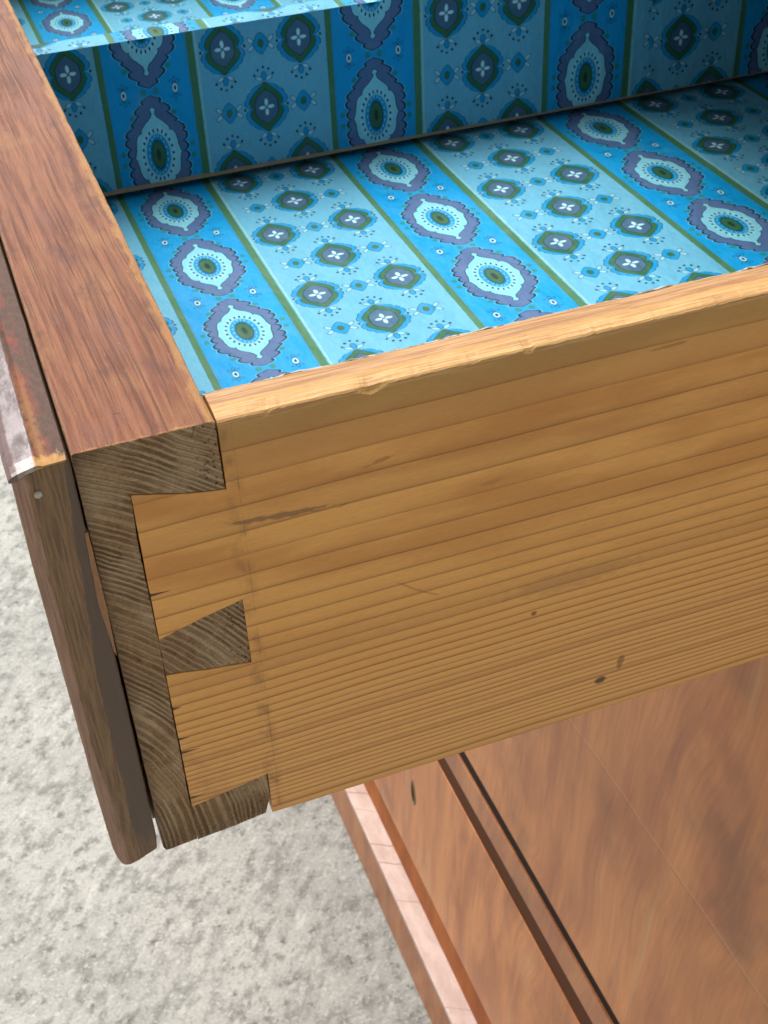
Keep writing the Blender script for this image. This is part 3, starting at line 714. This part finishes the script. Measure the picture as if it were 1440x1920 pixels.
for y in ys:
    wv = 0.25 * jit(y, 3, 0.15, 31); wz = 0.18 * jit(y, 6, 0.2, 33); g0 = -1.15 + 0.55 * jit(y, 2, 0.07, 35)
    fr_ = 0.35 * max(0.0, 1 - (y + 0.7) / 2.0)
    secs.append([D(-14.5 + wv, y, -3.2), D(-14.6 + wv, y, -2.2 - fr_), D(-13.6 + wv, y, -1.35 + wz - fr_), D(-12.2 + wv, y, -0.85 + wz - fr_), D(-8.2 + wv, y, 0.15 + wz - fr_),
                 D(-7.6 + wv, y, 0.2 + wz - fr_), D(-6.5, y, -0.25 + wz - fr_), D(-3.5, y, -0.15 + wz * 0.5 - fr_), D(g0, y, 0.0 - fr_), D(g0 - 0.15, y, -0.8), D(-6.0, y, -1.1), D(-10.0, y, -1.8), D(-13.6, y, -3.2)])
v, f = sweep(secs)
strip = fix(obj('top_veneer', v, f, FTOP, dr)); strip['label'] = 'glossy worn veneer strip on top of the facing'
# splinter left in the crack
sp = [(-1.0, -22), (-0.1, -22), (0.2, -45), (0.0, -62), (-0.6, -60), (-1.6, -44)]
prism('splinter', rough_poly(sp[::-1], 2, 0.12, 41), -0.25, 2.0, [STAIN], dr, 0.1)
# nail head in the facing
nv = []; nf = []; N = 14
for r, d in ((1.05, 0.0), (1.0, -0.35), (0.55, -0.55)):
    nv += [D(-8.9 + r * math.cos(2 * math.pi * i / N), d + 0.02, -8.3 + r * math.sin(2 * math.pi * i / N)) for i in range(N)]
for r in range(2): nf += [(r * N + i, r * N + (i + 1) % N, (r + 1) * N + (i + 1) % N, (r + 1) * N + i) for i in range(N)]
nf.append(tuple(range(2 * N, 3 * N)))
fix(obj('nail', nv, nf, NAIL, dr, smooth=True))

# ---- printed paper
def un(x):      # stripe number against the surveyed position, the sheet is stretched a little
    d = x - 51.3; return 90 * (-87.55 + math.sqrt(max(1.0, 87.55 ** 2 + 4 * 2.15 * d))) / (2 * 2.15)
def sheet(name, us, vs_, fn, uvf, parent):
    vv = []; uv = []; nu = len(us)
    for b2 in vs_:
        for a2 in us: vv.append(D(*fn(a2, b2))); uv.append(uvf(a2, b2))
    ff = [(j * nu + i, j * nu + i + 1, (j + 1) * nu + i + 1, (j + 1) * nu + i) for j in range(len(vs_) - 1) for i in range(nu - 1)]
    return obj(name, vv, ff, PAPER, parent, uvs=uv, smooth=True)
us = [24 + 6 * i for i in range(0, 76)]
vs_ = [-46 + 12 * i for i in range(0, 54)]
def ffl(a2, b2):
    x, y, z = P1(a2, b2, -53.5); return (max(TF + 0.1, min(XE - 12.5, x)), max(TS + 0.5, min(W - 13.5, y)), z + 0.12 * jit(x, y, 0.02, 51))
pl = sheet('floor_lining', us, vs_, ffl, lambda a2, b2: (un(a2) / 100, (55 - b2) / 100), dr); fix(pl)
pl['label'] = 'blue striped lining paper with medallions on the drawer floor'

# divider: board, paper over its faces and top
YD = 245.5
lift = 3.9
dx0, dx1 = P1(28, 0, 0)[0], P1(440, 0, 0)[0]
_, yA, zB = P1(0, YD, -53.5); _, yB, _ = P1(0, YD + 12.0, -53.5); zT_ = P1(0, YD, 7.6)[2]
dx0 = TF + 0.3
div = empty('divider'); div.parent = dr; div['label'] = 'paper covered divider standing across the drawer'
v, f = box(*[c * K / 1000 for c in (dx0, dx1, yA + 0.5, yB - 0.5, zB + lift, zT_ - 0.5)]); fix(obj('divider_board', v, f, CARD, div))
us2 = [P for P in [24 + 6 * i for i in range(0, 70)]]
def low_edge(a2): return -48.4 + 0.35 * jit(a2, 1, 0.08, 61) + 0.2 * jit(a2, 1, 0.5, 62) - 0.0042 * max(0, a2 - 40)
def fdv(a2, t):
    zl = low_edge(a2); z1 = zl + (7.6 - zl) * t; x, y, z = P1(a2, YD, z1); return (max(dx0, x), y + 0.15 * jit(x, z, 0.03, 63), z)
def fdt(a2, t):
    x, y, z = P1(a2, YD + 12.0 * t, 7.6); return (max(dx0, x), y, z + 0.5 * math.sin(math.pi * t) + 0.3 * jit(x, y, 0.05, 64))
tt = [i / 8 for i in range(9)]
d1 = sheet('divider_lining', us2, tt, fdv, lambda a2, t: (un(a2) / 100, (low_edge(a2) + (7.6 - low_edge(a2)) * t + 65) / 100), div)
d2 = sheet('divider_lining', us2, tt, fdt, lambda a2, t: (un(a2 - 6.5) / 100, (72.6 + 12 * t) / 100), div)
def fdb(a2, t):
    z1 = -53.3 + (7.6 + 53.3) * t; x, y, z = P1(a2, YD + 12.0, z1); return (max(dx0, x), y, z)
d3 = sheet('divider_lining', us2, tt, fdb, lambda a2, t: (un(a2) / 100, (84 + (1 - t) * 56) / 100), div)

# overlapping second sheet on the divider further in (a pasted seam)
us3 = [285 + 6 * i for i in range(0, 26)]
def fse(a2, t):
    zl = low_edge(a2); a3 = a2 + 0.3 * jit(t * 10, 3, 1.0, 66) if a2 == 285 else a2
    x, y, z = P1(a3, YD - 0.35, zl + (7.6 - zl) * t); return (x, y, z)
sheet('divider_lining', us3, tt, fse, lambda a2, t: ((un(a2) + 4.0) / 100, (low_edge(a2) + (7.6 - low_edge(a2)) * t + 65 + 1.5) / 100), div)

# lining on the inside of the near board; its torn upper edge shows as a ragged rim
xs = [TF + 0.3 + 1.7 * i for i in range(0, 150)]
vv = []; uv = []
for x in xs:
    e = -0.15 + 0.7 * jit(x, 2, 0.10, 71) + 0.5 * jit(x, 4, 0.6, 72)
    e = max(-0.6, min(1.0, e))
    for (yy_, zz_) in ((TS + 0.25, ZFL + 1), (TS + 0.25, -1.5), (TS + 0.15, e), (TS - 0.35, e - 0.05), (TS - 0.45, -1.0)):
        vv.append(D(x, yy_, zz_)); uv.append((un(x) / 100, zz_ / 100))
ff = [(i * 5 + j, i * 5 + j + 1, i * 5 + j + 6, i * 5 + j + 5) for i in range(len(xs) - 1) for j in range(4)]
mi = [0 if j == 0 else 1 for i in range(len(xs) - 1) for j in range(4)]
sl = obj('side_lining', vv, ff, [PAPER, TORN], dr, midx=mi, uvs=uv)
